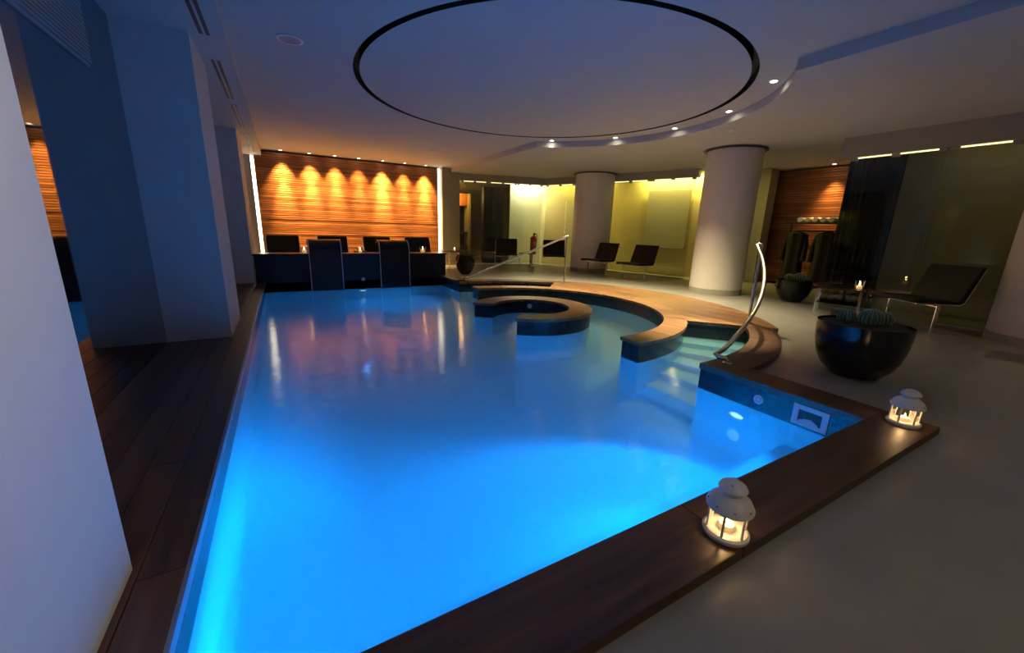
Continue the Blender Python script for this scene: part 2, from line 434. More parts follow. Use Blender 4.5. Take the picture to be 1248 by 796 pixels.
# free-standing curved walls
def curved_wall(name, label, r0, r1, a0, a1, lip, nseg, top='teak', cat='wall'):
    t = empty(name, (C[0], C[1], ZB))
    MB().arc((0, 0), r0, r1, a0, a1, 0, ZT-ZB, 48).build('tiled_base', 'tile', t, smooth=True)
    MB().arc((0, 0), r0, r1, a0, a1, ZT-ZB, .01-ZB, 48).build('wall_band', 'tile_dark', t, smooth=True)
    da = (a1-a0)/nseg
    for k in range(nseg):
        e0 = lip if k == 0 else 0; e1 = lip if k == nseg-1 else 0
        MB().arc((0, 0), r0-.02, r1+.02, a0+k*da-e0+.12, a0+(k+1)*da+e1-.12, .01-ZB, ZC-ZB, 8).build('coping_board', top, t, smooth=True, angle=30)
    return tag(t, label, cat)
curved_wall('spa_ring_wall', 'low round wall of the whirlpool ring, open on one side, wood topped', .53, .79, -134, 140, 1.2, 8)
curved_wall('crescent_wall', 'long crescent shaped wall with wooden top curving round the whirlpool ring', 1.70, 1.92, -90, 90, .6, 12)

# coping boards
cp = empty('pool_coping'); tag(cp, 'dark hardwood coping boards framing the pool edge', 'coping', kind='structure')
YO = .565; XO = 3.095
for x0, x1 in ((-.95, -.02), (-.02, 1.23), (1.23, XO)):
    if x0 < -.5: continue
    MB().box(x0+.0015, x1-.0015, YO, YN+.012, .001, ZC).build('board', 'deck_x', cp, bevel=.004)
MB().box(XR-.012, XO, YN+.014, 1.60, .001, ZC).build('board', 'deck', cp, bevel=.004)
for s in (-1, 1):
    e = 76
    a0, a1 = sorted((s*90, s*e)); MB().arc(C, 2.555, 2.83, a0, a1, .001, ZC, 8).build('board', 'deck', cp, smooth=True, angle=30)
    a0, a1 = sorted((s*(e-.15), s*62)); MB().arc(C, 2.555, 2.83, a0, a1, .001, ZC, 8).build('board', 'deck', cp, smooth=True, angle=30)
    a0, a1 = sorted((s*61.85, s*NOTCH)); MB().arc(C, 2.555, 2.83, a0, a1, .001, ZC, 8).build('board', 'deck', cp, smooth=True, angle=30)
MB().prism([(XR-.012, 1.602), (XO, 1.602), (XO, 1.635), (C[0]+2.83*math.cos(rad(-87)), C[1]+2.83*math.sin(rad(-87))), (C[0], C[1]-2.83), (XR-.012, C[1]-2.83)], .001, ZC-.001).build('board', 'deck', cp)
MB().box(XR-.012, XO, 7.02, YF, .001, ZC).build('board', 'deck', cp, bevel=.004)

# crescent deck of straight boards between the walls
dk = empty('crescent_deck'); tag(dk, 'curved hardwood deck of straight boards behind the crescent wall', 'deck', kind='structure')
bw = .112; x = C[0]+1.28
while x < C[0]+2.88:
    xs = [min(x+.0025+(bw-.005)*i/3, C[0]+2.89) for i in range(4)]
    def lim(xx):
        d = xx-C[0]; return math.sqrt(max(2.90**2-d*d, 1e-4)), math.sqrt(max(1.94**2-d*d, 0)), d*math.tan(rad(NOTCH))
    hi = [min(lim(q)[0], lim(q)[2]) for q in xs]; lo = [lim(q)[1] for q in xs]
    if lo[-1] < .01:
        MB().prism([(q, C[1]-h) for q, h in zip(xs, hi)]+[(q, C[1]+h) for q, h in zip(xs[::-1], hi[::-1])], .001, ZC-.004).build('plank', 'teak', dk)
    else:
        for s in (1, -1):
            P = [(q, C[1]+s*l) for q, l, h in zip(xs, lo, hi) if h > l]+[(q, C[1]+s*h) for q, l, h in list(zip(xs, lo, hi))[::-1] if h > l]
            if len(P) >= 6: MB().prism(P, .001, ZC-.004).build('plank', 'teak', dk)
    x += bw

# dark deck beside the mirror wall
ld = empty('pillar_deck'); tag(ld, 'dark hardwood deck strip between mirror wall and pool', 'deck', kind='structure')
xs = [MX, -.83, -.71, -.59, -.47, -.35-.0]
for i in range(5):
    y = -1.0+(.7 if i % 2 else 0)
    while y < 8.02:
        y1 = min(y+2.35, 8.02)
        MB().box(xs[i]+.002, xs[i+1]-.002, y+.002, y1-.002, .001, .016).build('plank', 'deck', ld, bevel=.002)
        y = y1
MB().box(XL-.001, XL+.012, YN, YF, -.02, .018).build('edge_strip', 'edge_metal', ld)

# ------------------------------------------------------------------ black parapet, waterfalls
pp = empty('parapet', (0, YF, 0)); tag(pp, 'long low black stone parapet at the far end of the pool', 'parapet')
MB().box(-.47, 2.94, 0, .30, ZW-.05, .48).build('body', 'black_stone', pp)
MB().box(-.49, 2.96, -.02, .34, .48, .51).build('cap', 'black_stone', pp, bevel=.004)
def waterfall(x0, x1, label):
    t = empty('waterfall_spout', ((x0+x1)/2, YF, ZW)); h = (x1-x0)/2
    prof = [(-.035, -.02)]
    out = []; inn = []
    cy, cz, R, th = .118, .76-.18-ZW, .18, .035
    for k in range(9):
        t_ = rad(180-18*k); out.append((cy+R*math.cos(t_), cz+R*math.sin(t_))); inn.append((cy+(R-th)*math.cos(t_), cz+(R-th)*math.sin(t_)))
    P = [(cy-R, -.03)]+out+inn[::-1]+[(cy-R+th, -.03)]
    MB().extrude_x(P, -h, h).build('curved_chute', 'spout', t, smooth=True, angle=40)
    for s in (-1, 1):
        m = MB(); Q = [(cy-R-.004, 0.02)]+[(cy+(R+.004)*math.cos(rad(180-18*k)), cz+(R+.004)*math.sin(rad(180-18*k))) for k in range(6)]
        m.tube([(s*(h-.012), y, z) for y, z in Q], .007, 6); m.build('water_strand', 'strand', t, smooth=True)
    tag(t, label, 'fountain', 'curved waterfall spouts')
waterfall(.36, .92, 'black curved waterfall spout on the parapet, beside the pillars')
waterfall(1.58, 2.17, 'black curved waterfall spout on the parapet, beside the cactus pot')

# ------------------------------------------------------------------ slatted walls
def slatted(name, label, axis, pos, a0, a1, z0, z1, pitch=.048, mat='slat'):
    t = empty(name, (pos[0], pos[1], 0))
    L = a1-a0
    if axis == 'X':
        MB().box(a0, a1, .03, .05, z0, z1).build('backing', 'brown', t)
        s = MB().box(-L/2, L/2, 0, .030, 0, pitch*.74).build('slat', mat, t); org = ((a0+a1)/2, 0)
    else:
        MB().box(.03, .05, a0, a1, z0, z1).build('backing', 'brown', t)
        s = MB().box(0, .030, -L/2, L/2, 0, pitch*.74).build('slat', mat, t); org = (0, (a0+a1)/2)
    n = int((z1-z0)/pitch); s.location = (*org, z0)
    for i in range(1, n): inst(s, t, (org[0], org[1]+(0 if axis == 'Y' else random.uniform(-.004, 0)), z0+i*pitch))
    return tag(t, label, 'wall', kind='structure')
YB = 10.85
slatted('wall_back', 'glowing orange wall of horizontal wooden slats behind the parapet', 'X', (0, YB), -.40, 3.76, .05, HIGH-.01)
MB_ = MB().box(-1.1, 4.4, YB+.08, YB+.16, 0, 2.8).build('wall_behind', 'plaster'); tag(MB_, 'plaster wall behind the slats', 'wall', kind='structure')
# lit slits either side of the slats
for x0, x1, lab in ((-.47, -.40, 'warm white light slit between slatted wall and last pillar'), (3.765, 3.83, 'warm white light slit between slatted wall and grey pier')):
    t = empty('light_slit', (x0, YB, .05))
    MB().box(0, x1-x0, .0, .03, 0, HIGH-.08 if x0 > 0 else BH-.07).build('housing', 'white_metal', t)
    MB().box(.006, x1-x0-.006, -.006, -.001, 0, HIGH-.08 if x0 > 0 else BH-.07).build('diffuser', 'led', t)
    tag(t, lab, 'light')
tag(MB().box(3.84, 4.34, YB-.15, YB+.05, 0, HIGH).build('pier', 'pier'), 'flat grey pier beside the lit slatted wall', 'pier', kind='structure')

# ------------------------------------------------------------------ downlights
def downlight(x, y, z, label, group, energy, col, cone=75, blend=.6, aim=(0, 0, -1), lens='lens_warm', r=.045, off=.03, beam=None):
    t = empty('downlight', (x, y, z))
    MB().lathe([(r*.72, -.001), (r, -.001), (r, -.007), (r*.8, -.012), (r*.72, -.004)], n=20, cap=False).build('trim_ring', 'white_metal', t, smooth=True)
    MB().lathe([(0, -.004), (r*.70, -.004)], n=20, cap=False).build('lens', lens, t)
    if energy: lamp('SPOT', (0, 0, -off), energy, col, t, aim, .03, cone, blend)
    if beam: lamp('SPOT', (0, 0, -off-.004), beam[0], col, t, beam[2], .03, beam[1], 1.0)
    return tag(t, label, 'light', group)
xsw = [.125, .691, 1.223, 1.748, 2.303, 2.848, 3.39]
ew = [1.0, .95, .8, .45, 1.35, .55, 1.15]
nth = ['nearest the pillars', 'second from the pillars', 'third from the pillars', 'middle of the row', 'third from the grey pier', 'second from the grey pier', 'nearest the grey pier']
for x, e, l_ in zip(xsw, ew, nth):
    downlight(x, YB-.18, HIGH, 'small bright downlight above the slatted wall, '+l_, 'downlights over the slatted wall', E_WOOD*e, WARM, 66, 1.0, (0, .10, -1), beam=(E_WOOD*3.2*e, 30, (0, .085, -1)))
for ang, lab in ((-48, 'downlight in the curved ceiling step, first by the straight edge'), (-22, 'downlight in the curved ceiling step above the column with handrail'), (2, 'downlight in the curved ceiling step facing the lounge pair'), (27, 'downlight in the curved ceiling step before the last'), (54, 'downlight in the curved ceiling step toward the slatted wall')):
    downlight(CC[0]+2.34*math.cos(rad(ang)), CC[1]+2.34*math.sin(rad(ang)), HIGH, lab, 'downlights round the ceiling circle', E_RING*(2.9 if ang < -40 else 1), SOFT, 38 if ang < -40 else 92, 1.0, (-.23, .0, -1) if ang < -40 else (0, 0, -1))
# unseen fill downlights added on the camera side to lift the near hall
for x, y, l_ in ((5.6, -.6, 'added fill downlight in the lower ceiling near the thick grey column'), (1.5, -1.6, 'added fill downlight in the raised ceiling off the lantern end of the pool')):
    downlight(x, y, LOW if x > XS else HIGH, l_, 'added fill downlights', E_FILL*(1 if x > XS else 1.8), SOFT, 130, .9)

downlight(.85, .55, HIGH, 'added fill downlight in the raised ceiling turned to the first white pillar', 'added fill downlights', 95, (1, .92, .80), 58, 1.0, (-1.34, .30, -1.30))  # out-of-view lamp added to brighten the first pillar
# ceiling speaker, detectors
t = empty('ceiling_speaker', (.21, 4.37, HIGH))
MB().lathe([(.085, -.001), (.105, -.001), (.105, -.008), (.085, -.010)], n=32, cap=False).build('rim', 'white_metal', t, smooth=True)
MB().lathe([(0, -.005), (.086, -.005)], n=32, cap=False).build('mesh_cover', 'louvre', t)
tag(t, 'round white speaker grille in the raised ceiling', 'speaker')
for x, y, lab in ((5.55, 3.75, 'small round smoke detector in the lower ceiling'), (2.9, 8.6, 'small round smoke detector in the raised ceiling near the slats')):
    z = LOW if x > XS else HIGH
    t = empty('smoke_detector', (x, y, z)); MB().lathe([(.05, 0), (.05, -.012), (.035, -.028), (0, -.030)], n=24, cap=False).build('cover', 'white_metal', t, smooth=True)
    MB().lathe([(.055, 0), (.055, -.006), (.045, -.006)], n=24, cap=False).build('base_plate', 'white_metal', t, smooth=True)
    tag(t, lab, 'detector')

# ------------------------------------------------------------------ glass partition
def seg(p, q, z0, z1, th, off=0):
    """prism standing on the line p-q, pushed off to the room side"""
    d = Vector((q[0]-p[0], q[1]-p[1])); d.normalize(); n = Vector((d.y, -d.x))*-1
    a = Vector(p)+n*off; b = Vector(q)+n*off; c = b+n*th; e = a+n*th
    return MB().prism([tuple(a), tuple(b), tuple(c), tuple(e)], z0, z1)
def lerp(p, q, t): return (p[0]+(q[0]-p[0])*t, p[1]+(q[1]-p[1])*t)
GP = 0
def partition(pts, zl, labels, lintel_label, npan, gap='led_yellow'):
    labels = list(labels)
    """lintel, panes and clamps along a polyline"""
    global GP
    for (p, q), k in zip(zip(pts, pts[1:]), npan):
        GP += 1
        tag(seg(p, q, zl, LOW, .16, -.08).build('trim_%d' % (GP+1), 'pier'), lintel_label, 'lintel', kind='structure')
        for i in range(k):
            a, b = lerp(p, q, i/k+(.03 if i == 0 else .002)), lerp(p, q, (i+1)/k-(.03 if i == k-1 else .002))
            t = empty('glass_panel', (a[0], a[1], 0)); A = (0, 0); B_ = (b[0]-a[0], b[1]-a[1])
            seg(A, B_, .02, zl-.02, .012, -.006).build('pane', 'glass', t)
            for f0, f1 in ((.005, .08), (.46, .54), (.92, .995)):
                seg(lerp(A, B_, f0), lerp(A, B_, f1), zl-.045, zl-.001, .05, -.025).build('clamp', 'pier', t)
            for f0, f1 in ((.085, .455), (.545, .915)):
                seg(lerp(A, B_, f0), lerp(A, B_, f1), zl-.018, zl-.001, .016, -.008).build('lit_gap', gap, t)
            seg(A, B_, .001, .02, .04, -.02).build('floor_rail', 'steel', t)
            tag(t, labels.pop(0), 'glass panel', 'panels of the glass partition')
P0, P1, P2, P3 = (4.36, 10.83), (6.8, 10.2), (7.55, 8.3), (8.3, 6.2)
partition([P0, P1], 2.30, ['clear glass panel of the end room next to the grey pier', 'clear glass panel before the display niche in the end room', 'clear glass panel before the pale white washed wall'], 'white lintel over the end room glass', [3])
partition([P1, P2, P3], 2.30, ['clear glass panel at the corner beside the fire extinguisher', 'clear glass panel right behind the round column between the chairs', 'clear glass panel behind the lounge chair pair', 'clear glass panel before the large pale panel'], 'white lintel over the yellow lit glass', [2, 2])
Q0, Q1 = (7.4, 3.12), (7.4, -.24)
partition([Q0, Q1], 2.20, ['clear glass panel before the black curtain', 'clear glass panel behind the single lounge chair', 'clear glass panel behind the thick grey column'], 'white lintel over the dim glass beside the curtain', [3])
wall('wall_side', 'plain wall continuing past the glass beyond the thick column', 'plaster', 7.34, 7.46, -3, -.24, 0, LOW)
# walls behind the glass
def back_wall(name, label, p, q, mat, th=.05, off=0): return tag(seg(p, q, 0, LOW, th, off).build(name, mat), label, 'wall', kind='structure')
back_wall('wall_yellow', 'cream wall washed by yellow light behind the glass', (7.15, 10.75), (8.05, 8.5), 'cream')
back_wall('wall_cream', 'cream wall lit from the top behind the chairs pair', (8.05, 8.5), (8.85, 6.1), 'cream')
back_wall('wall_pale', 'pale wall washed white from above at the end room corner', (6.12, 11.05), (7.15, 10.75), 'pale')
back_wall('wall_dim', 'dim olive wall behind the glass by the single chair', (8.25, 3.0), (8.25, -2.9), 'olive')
back_wall('wall_pier', 'dark grey pier beside the recess with bathrobes', (9.65, 6.4), (9.65, 5.22), 'pier', .3, -.3)
def strip_lamp(p, q, z, e, col, label, mat='led_yellow', drop=.0):
    m = lerp(p, q, .5); L_ = math.dist(p, q); ang = math.atan2(q[1]-p[1], q[0]-p[0])
    t = empty('light_strip', (m[0], m[1], z), ang)
    MB().box(-L_/2, L_/2, -.03, .03, 0, .02).build('housing', 'white_metal', t)
    MB().box(-L_/2+.01, L_/2-.01, -.022, .022, -.004, -.0005).build('diffuser', mat, t)
    lamp('AREA', (0, 0, -.01), e, col, t, (0, 0, -1), sx=L_-.02, sy=.05)
    tag(t, label, 'light')
strip_lamp((7.08, 10.40), (7.82, 8.58), LOW-.025, E_GLASS*.8, YELLOW, 'yellow light strip hidden behind the lintel by the corner')
strip_lamp((8.157, 7.736), (8.677, 6.176), LOW-.025, E_GLASS*3.0, YELLOW, 'yellow light strip hidden behind the lintel by the pale panel')
strip_lamp((6.22, 10.86), (6.92, 10.66), LOW-.025, E_BACK, (1, .94, .72), 'white light strip over the pale end wall', 'led')
strip_lamp((7.85, 2.2), (7.85, .2), LOW-.025, E_GLASS*.05, YELLOW, 'dim light strip behind the lintel over the single chair')
# pale panel on the yellow wall
t = empty('wall_panel', (8.46, 7.10, 1.38), math.atan2(-2.4, .8))
MB().box(-.52, .52, -.05, -.015, -.70, .70).build('panel', 'board', t, bevel=.004)
MB().box(-.53, .53, -.014, -.002, -.71, .71).build('mount', 'steel', t)
tag(t, 'large pale panel hung on the yellow lit wall', 'panel')

# end room behind the first glass: dark cabinet, lit niche, door
t = empty('dark_cabinet', (5.62, 11.25, 0), rad(-15))
MB().box(-.30, .30, -.2, .2, .06, 2.22).build('carcass', 'dark', t); MB().box(-.28, .28, -.18, .18, 0, .06).build('plinth', 'dark', t)
for s in (-1, 1):
    d = MB().box(s*.15-.143, s*.15+.143, -.222, -.202, .08, 2.20).build('door', 'dark', t)
    MB().box(s*.03-.006, s*.03+.006, -.245, -.223, 1.25, 1.85).build('handle', 'steel', d)
tag(t, 'tall dark cabinet with long handles behind the end room glass', 'cabinet')
t = empty('lit_display_niche', (4.95, 12.6, 0))
for s in (-1, 1): MB().box(s*.42-.04, s*.42+.04, -.2, .2, 0, 2.1).build('post', 'cream', t)
MB().box(-.38, .38, .15, .2, 0, 2.1).build('back_panel', 'dark', t)
MB().box(-.38, .38, -.15, .15, 1.72, 2.1).build('orange_fascia', 'orange', t)
MB().box(-.38, .38, -.15, .15, .85, .90).build('shelf', 'brown', t)
MB().box(-.38, .38, -.15, .15, .0, .45).build('base', 'brown', t)
lamp('POINT', (0, -.45, 2.0), 14, WARM, t, size=.05)
tag(t, 'wooden display niche with orange fascia in the end room', 'shelving')
t = empty('white_bowl', (4.95, 12.6, .90)); MB().lathe([(.04, 0), (.05, .01), (.13, .12), (.12, .12), (.04, .02)], n=24).build('bowl', 'white_metal', t, smooth=True)
MB().lathe([(.05, 0), (.055, .008), (.04, .009)], n=24).build('foot', 'white_metal', t, smooth=True)
tag(t, 'white bowl on the shelf of the display niche', 'bowl')
t = empty('wall_lamp', (4.42, 12.2, 1.75)); MB().box(-.05, .05, -.02, .02, -.12, .12).build('back_plate', 'brown', t)
MB().lathe([(.03, -.08), (.05, .06), (.045, .06), (.03, -.07)], c=(0, -.07, 0), n=16).build('shade', 'led', t, smooth=True); lamp('POINT', (0, -.15, .1), 8, WARM, t)
tag(t, 'small glowing wall lamp in the end room', 'lamp')

# ------------------------------------------------------------------ recess with slats, curtain, robes
slatted('wall_recess', 'reddish slatted wood wall in the recess with bathrobes', 'Y', (9.80, 0), 3.3, 5.4, .05, LOW-.01, mat='slat_y')
downlight(9.60, 4.18, LOW, 'single downlight above the recess with bathrobes', 'recess downlight', E_ROBE, WARM, 58, 1.0, (.12, 0, -1))
MB_ = MB().box(9.45, 9.50, 3.3, 5.4, .0, .035).build('trim_9', 'steel'); tag(MB_, 'metal floor threshold of the recess', 'threshold', kind='structure')
t = empty('curtain', (7.62, 2.78, 0))
m = MB(); n = 60; fr = []; bk_ = []
for i in range(n+1):
    y = -.33+.66*i/n; x = .035*math.sin(i*.95); fr.append((x-.006, y)); bk_.append((x+.006, y))
m.prism(fr+bk_[::-1], .03, 2.24); m.build('drape', 'curtain', t, smooth=True)
MB().tube([(0, -.36, 2.26), (0, .36, 2.26)], .016, 10).build('rod', 'brown', t, smooth=True)
MB().lathe([(0, -.02), (.03, -.01), (.03, .02), (0, .03)], c=(0, .37, 2.26), n=12).build('finial', 'red', t, smooth=True)
tag(t, 'heavy black curtain hanging behind the glass next to the recess', 'curtain')
# rack with robes and towels
t = empty('garment_rack', (9.45, 4.25, 0))
for y in (-.42, .42): MB().tube([(0, y, .02), (0, y, 1.33)], .016, 8).build('upright', 'dark', t, smooth=True); MB().box(-.2, .2, y-.02, y+.02, 0, .03).build('foot', 'dark', t)
MB().tube([(0, -.42, 1.18), (0, .42, 1.18)], .014, 8).build('hanging_rail', 'dark', t, smooth=True)
MB().box(-.18, .18, -.46, .46, 1.32, 1.345).build('top_shelf', 'dark', t, bevel=.003)
tag(t, 'black rack with shelf on top standing before the reddish slats', 'rack')
def robe(y, label, s=1):
    t = empty('bathrobe', (9.45, y, 1.18))
    m = MB(); n = 24; P = []
    rows = [(0, .03, .05), (-.06, .10, .17), (-.14, .11, .20), (-.5, .10, .18), (-1.02, .13, .21)]
    rings = []
    for z, a_, b_ in rows: rings.append([m.bm.verts.new((a_*math.cos(2*PI*i/n)*(1+.15*math.sin(5*2*PI*i/n)), b_*math.sin(2*PI*i/n), z)) for i in range(n)])
    for A, B_ in zip(rings, rings[1:]):
        for i in range(n): m.bm.faces.new((A[i], A[(i+1) % n], B_[(i+1) % n], B_[i]))
    m.bm.faces.new(rings[0]); m.bm.faces.new(rings[-1][::-1])
    m.build('body', 'robe', t, smooth=True)
    for k in (-1, 1): MB().tube([(0, k*.15, -.08), (-.02, k*.20, -.3), (-.03, k*.205, -.62)], .05, 10).build('sleeve', 'robe', t, smooth=True)
    MB().tube([(0, 0, 0), (0, 0, .03), (.02, 0, .05), (0, 0, .07)], .005, 6).build('hanger_hook', 'steel', t, smooth=True)
    tag(t, label, 'bathrobe', 'bathrobes on the rack')
robe(4.52, 'dark bathrobe hanging on the rack end by the grey pier')
robe(3.98, 'dark bathrobe hanging on the rack end by the curtain')
for k, y in enumerate((3.90, 4.04, 4.18, 4.32, 4.46)):
    o = tag(MB().lathe([(0, -.16), (.045, -.16), (.052, -.15), (.052, .15), (.045, .16), (0, .16)], n=16, cap=False).build('rolled_towel', 'towel', smooth=True), 'pale rolled towel lying on top of the black rack', 'towel', 'rolled towels on the rack')
    o.location = (9.45, y, 1.3985); o.rotation_euler = (0, PI/2, 0)

# ------------------------------------------------------------------ furniture
def make_chair():
    t = empty('lounge_chair')                    # faces -y
    W = .29
    m = MB(); m.extrude_x([(-.30, .36), (-.31, .375), (-.30, .405), (.22, .385), (.25, .36), (.22, .335)], -W, W); m.build('seat', 'leather', t, bevel=.006)
    m = MB(); m.extrude_x([(.19, .37), (.225, .36), (.255, .38), (.395, .76), (.385, .78), (.35, .775)], -W, W); m.build('backrest', 'leather', t, bevel=.006)
    for s in (-1, 1):
        x = s*(W+.006)
        MB().box(x-.005, x+.005, -.05, -.01, .012, .35).build('leg', 'chrome', t)
        MB().box(x-.005, x+.005, -.30, .26, .0, .014).build('runner', 'chrome', t)
        MB().tube([(x, -.30, .352), (x, .20, .345), (x, .25, .37), (x, .385, .76)], .008, 6).build('side_rail', 'chrome', t, smooth=True)
    MB().box(-W, W, -.045, -.015, .32, .33).build('cross_bar', 'chrome', t)
    return t
proto = make_chair(); first = [True]
def chair(x, y, ang, label, group, s=1.0):
    """ang: direction the chair faces, degrees from +x"""
    o = proto if first[0] else copy_tree(proto)
    first[0] = False
    o.location = (x, y, 0); o.rotation_euler.z = rad(ang+90); o.scale = (s, s, s)
    tag(o, label, 'chair', group)
chair(6.62, 7.45, 188, 'black lounge chair with chrome legs next to the round column, one of a pair', 'pair of lounge chairs before the yellow glass')
chair(6.78, 6.40, 188, 'black lounge chair with chrome legs before the yellow lit glass, away from column', 'pair of lounge chairs before the yellow glass')
chair(5.22, 9.55, 242, 'black lounge chair before the dark end room glass', 'lounge chairs by the end room')
chair(6.30, 8.85, 238, 'black lounge chair beside the round column with the small table', 'lounge chairs by the end room')
chair(6.62, 1.72, 150, 'black lounge chair standing alone beside the thick grey column', 'lounge chair by the candle table')
for x, lab in ((-.01, 'first black leather chair behind the parapet from the pillars'), (.93, 'black leather chair behind the parapet, half hidden by a spout beside the pillars'), (1.86, 'black leather chair behind the parapet, half hidden by the other spout'), (2.80, 'black leather chair behind the parapet end nearest the cactus pot')):
    chair(x, 9.25, 270, lab, 'chairs behind the parapet')

t = empty('footstool', (5.90, .46, 0), rad(-83))
MB().box(-.24, .24, -.20, .20, .335, .385).build('cushion', 'leather', t, bevel=.016)
for yy in (-.15, .15):
    q = .20; P = [(-q, .335), (-q-.012, .2), (-q, .06), (-q+.05, .012), (q-.05, .012), (q, .06), (q+.012, .2), (q, .335)]
    MB().tube([(a_, yy, b_) for a_, b_ in P], .011, 8).build('loop_leg', 'chrome', t, smooth=True)
tag(t, 'black footstool with chrome loop legs in front of the thick grey column', 'stool')
def table(x, y, rot, sx, sy, z, label, mat='black_stone'):
    t = empty('side_table', (x, y, 0), rad(rot))
    MB().box(-sx, sx, -sy, sy, z-.018, z).build('table_top', mat, t, bevel=.003)
    for a_ in (-1, 1):
        for b_ in (-1, 1): MB().box(a_*(sx-.03)-.01, a_*(sx-.03)+.01, b_*(sy-.03)-.01, b_*(sy-.03)+.01, 0, z-.018).build('leg', 'chrome', t)
    MB().box(-sx+.04, sx-.04, -sy+.04, sy-.04, z*.45, z*.45+.012).build('lower_shelf', 'glass', t)
    return tag(t, label, 'table', 'low side tables')
table(6.75, 2.55, 20, .36, .26, .40, 'low black table with a candle beside the single lounge chair')
table(5.75, 9.35, -25, .22, .22, .42, 'small table between the two chairs at the end room')
table(3.75, 9.6, 0, .26, .26, .46, 'small black table beyond the end of the parapet')
table(.46, 9.05, 0, .13, .13, .50, 'small table behind the parapet by the pillars, between chairs')
table(1.40, 9.05, 0, .13, .13, .50, 'small table behind the parapet middle, between chairs')
table(2.33, 9.05, 0, .13, .13, .50, 'small table behind the parapet by the cactus pot, between chairs')

def candle(x, y, z, label, e, s=1.0, crown=True):
    t = empty('candle_holder', (x, y, z)); t.scale = (s, s, s)
    m = MB(); n = 24; prof = [(.024, .0), (.030, .01), (.036, .06)]
    rings = [[m.bm.verts.new((r*math.cos(2*PI*i/n), r*math.sin(2*PI*i/n), h+(.018*abs(math.sin(i*PI*6/n)) if k == 2 and crown else 0))) for i in range(n)] for k, (r, h) in enumerate(prof)]
    for A, B_ in zip(rings, rings[1:]):
        for i in range(n): m.bm.faces.new((A[i], A[(i+1) % n], B_[(i+1) % n], B_[i]))
    m.bm.faces.new(rings[0][::-1])
    m.build('glass_cup', 'cup', t, smooth=True)
    MB().lathe([(0, .004), (.020, .004), (.020, .032), (0, .030)], n=16).build('candle', 'wax', t, smooth=True)
    MB().lathe([(0, .034), (.006, .044), (0, .066)], n=10).build('flame', 'flame', t, smooth=True)
    lamp('POINT', (0, 0, .075), e, (1, .60, .25), t, size=.012)
    tag(t, label, 'candle', 'glass candle holders')
candle(6.62, 2.30, .401, 'glowing crown shaped glass candle holder on the low black table', .5, 1.5)
candle(.31, YF+.15, .511, 'lit glass candle holder on the parapet between pillars and first spout', .25, 1.7, False)
candle(1.27, YF+.15, .511, 'lit glass candle holder on the parapet between the two spouts', .25, 1.5)
candle(2.50, YF+.15, .511, 'lit glass candle holder on the parapet near the cactus pot', .25, 1.9, False)
candle(3.75, 9.6, .461, 'small glass candle holder on the table beyond the parapet', .1, 1.3, False)

# lanterns
def make_lantern():
    t = empty('lantern'); n = 6; R = .062
    MB().lathe([(0, 0), (.070, 0), (.074, .006), (.074, .016), (.066, .022), (0, .022)], n=36).build('base', 'white_metal', t, smooth=True)
    for i in range(n):
        a_ = 2*PI*i/n
        MB().tube([(R*math.cos(a_), R*math.sin(a_), .02), (R*math.cos(a_), R*math.sin(a_), .108)], .0042, 8).build('post', 'white_metal', t, smooth=True)
        b_ = 2*PI*(i+1)/n
        p = (R*.95*math.cos(a_), R*.95*math.sin(a_)); q = (R*.95*math.cos(b_), R*.95*math.sin(b_))
        MB().quad((*p, .022), (*q, .022), (*q, .108), (*p, .108)).build('pane', 'lantern_glass', t)
    roof = MB().lathe([(.060, .104), (.074, .106), (.075, .114), (.064, .136), (.044, .153), (.034, .158), (.034, .168)], n=36, cap=False).build('roof', 'white_metal', t, smooth=True, angle=50)
    for i in range(8):
        a_ = 2*PI*(i+.5)/8; r_ = .0695
        MB().lathe([(0, 0), (.004, .001), (0, .002)], c=(r_*math.cos(a_), r_*math.sin(a_), .126), n=8).build('vent_hole', 'dark', roof)
    MB().lathe([(.024, .160), (.042, .172), (.046, .178), (.040, .190), (.022, .203), (.010, .206), (0, .207)], n=32, cap=False).build('chimney_cap', 'white_metal', t, smooth=True, angle=50)
    MB().tube([(.03*math.cos(k*PI/8), 0, .196+.045*math.sin(k*PI/8)*0+.004) for k in range(9)], .0022, 6).build('carry_wire', 'steel', t, smooth=True)
    MB().lathe([(0, .022), (.024, .022), (.024, .040), (.022, .040), (.021, .036), (0, .036)], n=20).build('tealight', 'wax', t, smooth=True)
    MB().lathe([(0, .038), (.005, .047), (0, .064)], n=10).build('flame', 'flame', t, smooth=True)
    lamp('POINT', (0, 0, .072), E_CANDLE, (1, .62, .28), t, size=.010)
    return t
L1 = make_lantern(); L1.location = (1.245, .640, ZC); L1.rotation_euler.z = rad(20)
tag(L1, 'white metal candle lantern standing midway on the dark coping', 'lantern', 'candle lanterns on the coping')
L2 = copy_tree(L1); L2.location = (2.955, .685, ZC); L2.rotation_euler.z = rad(55)
tag(L2, 'white metal candle lantern at the outer corner of the coping', 'lantern', 'candle lanterns on the coping')

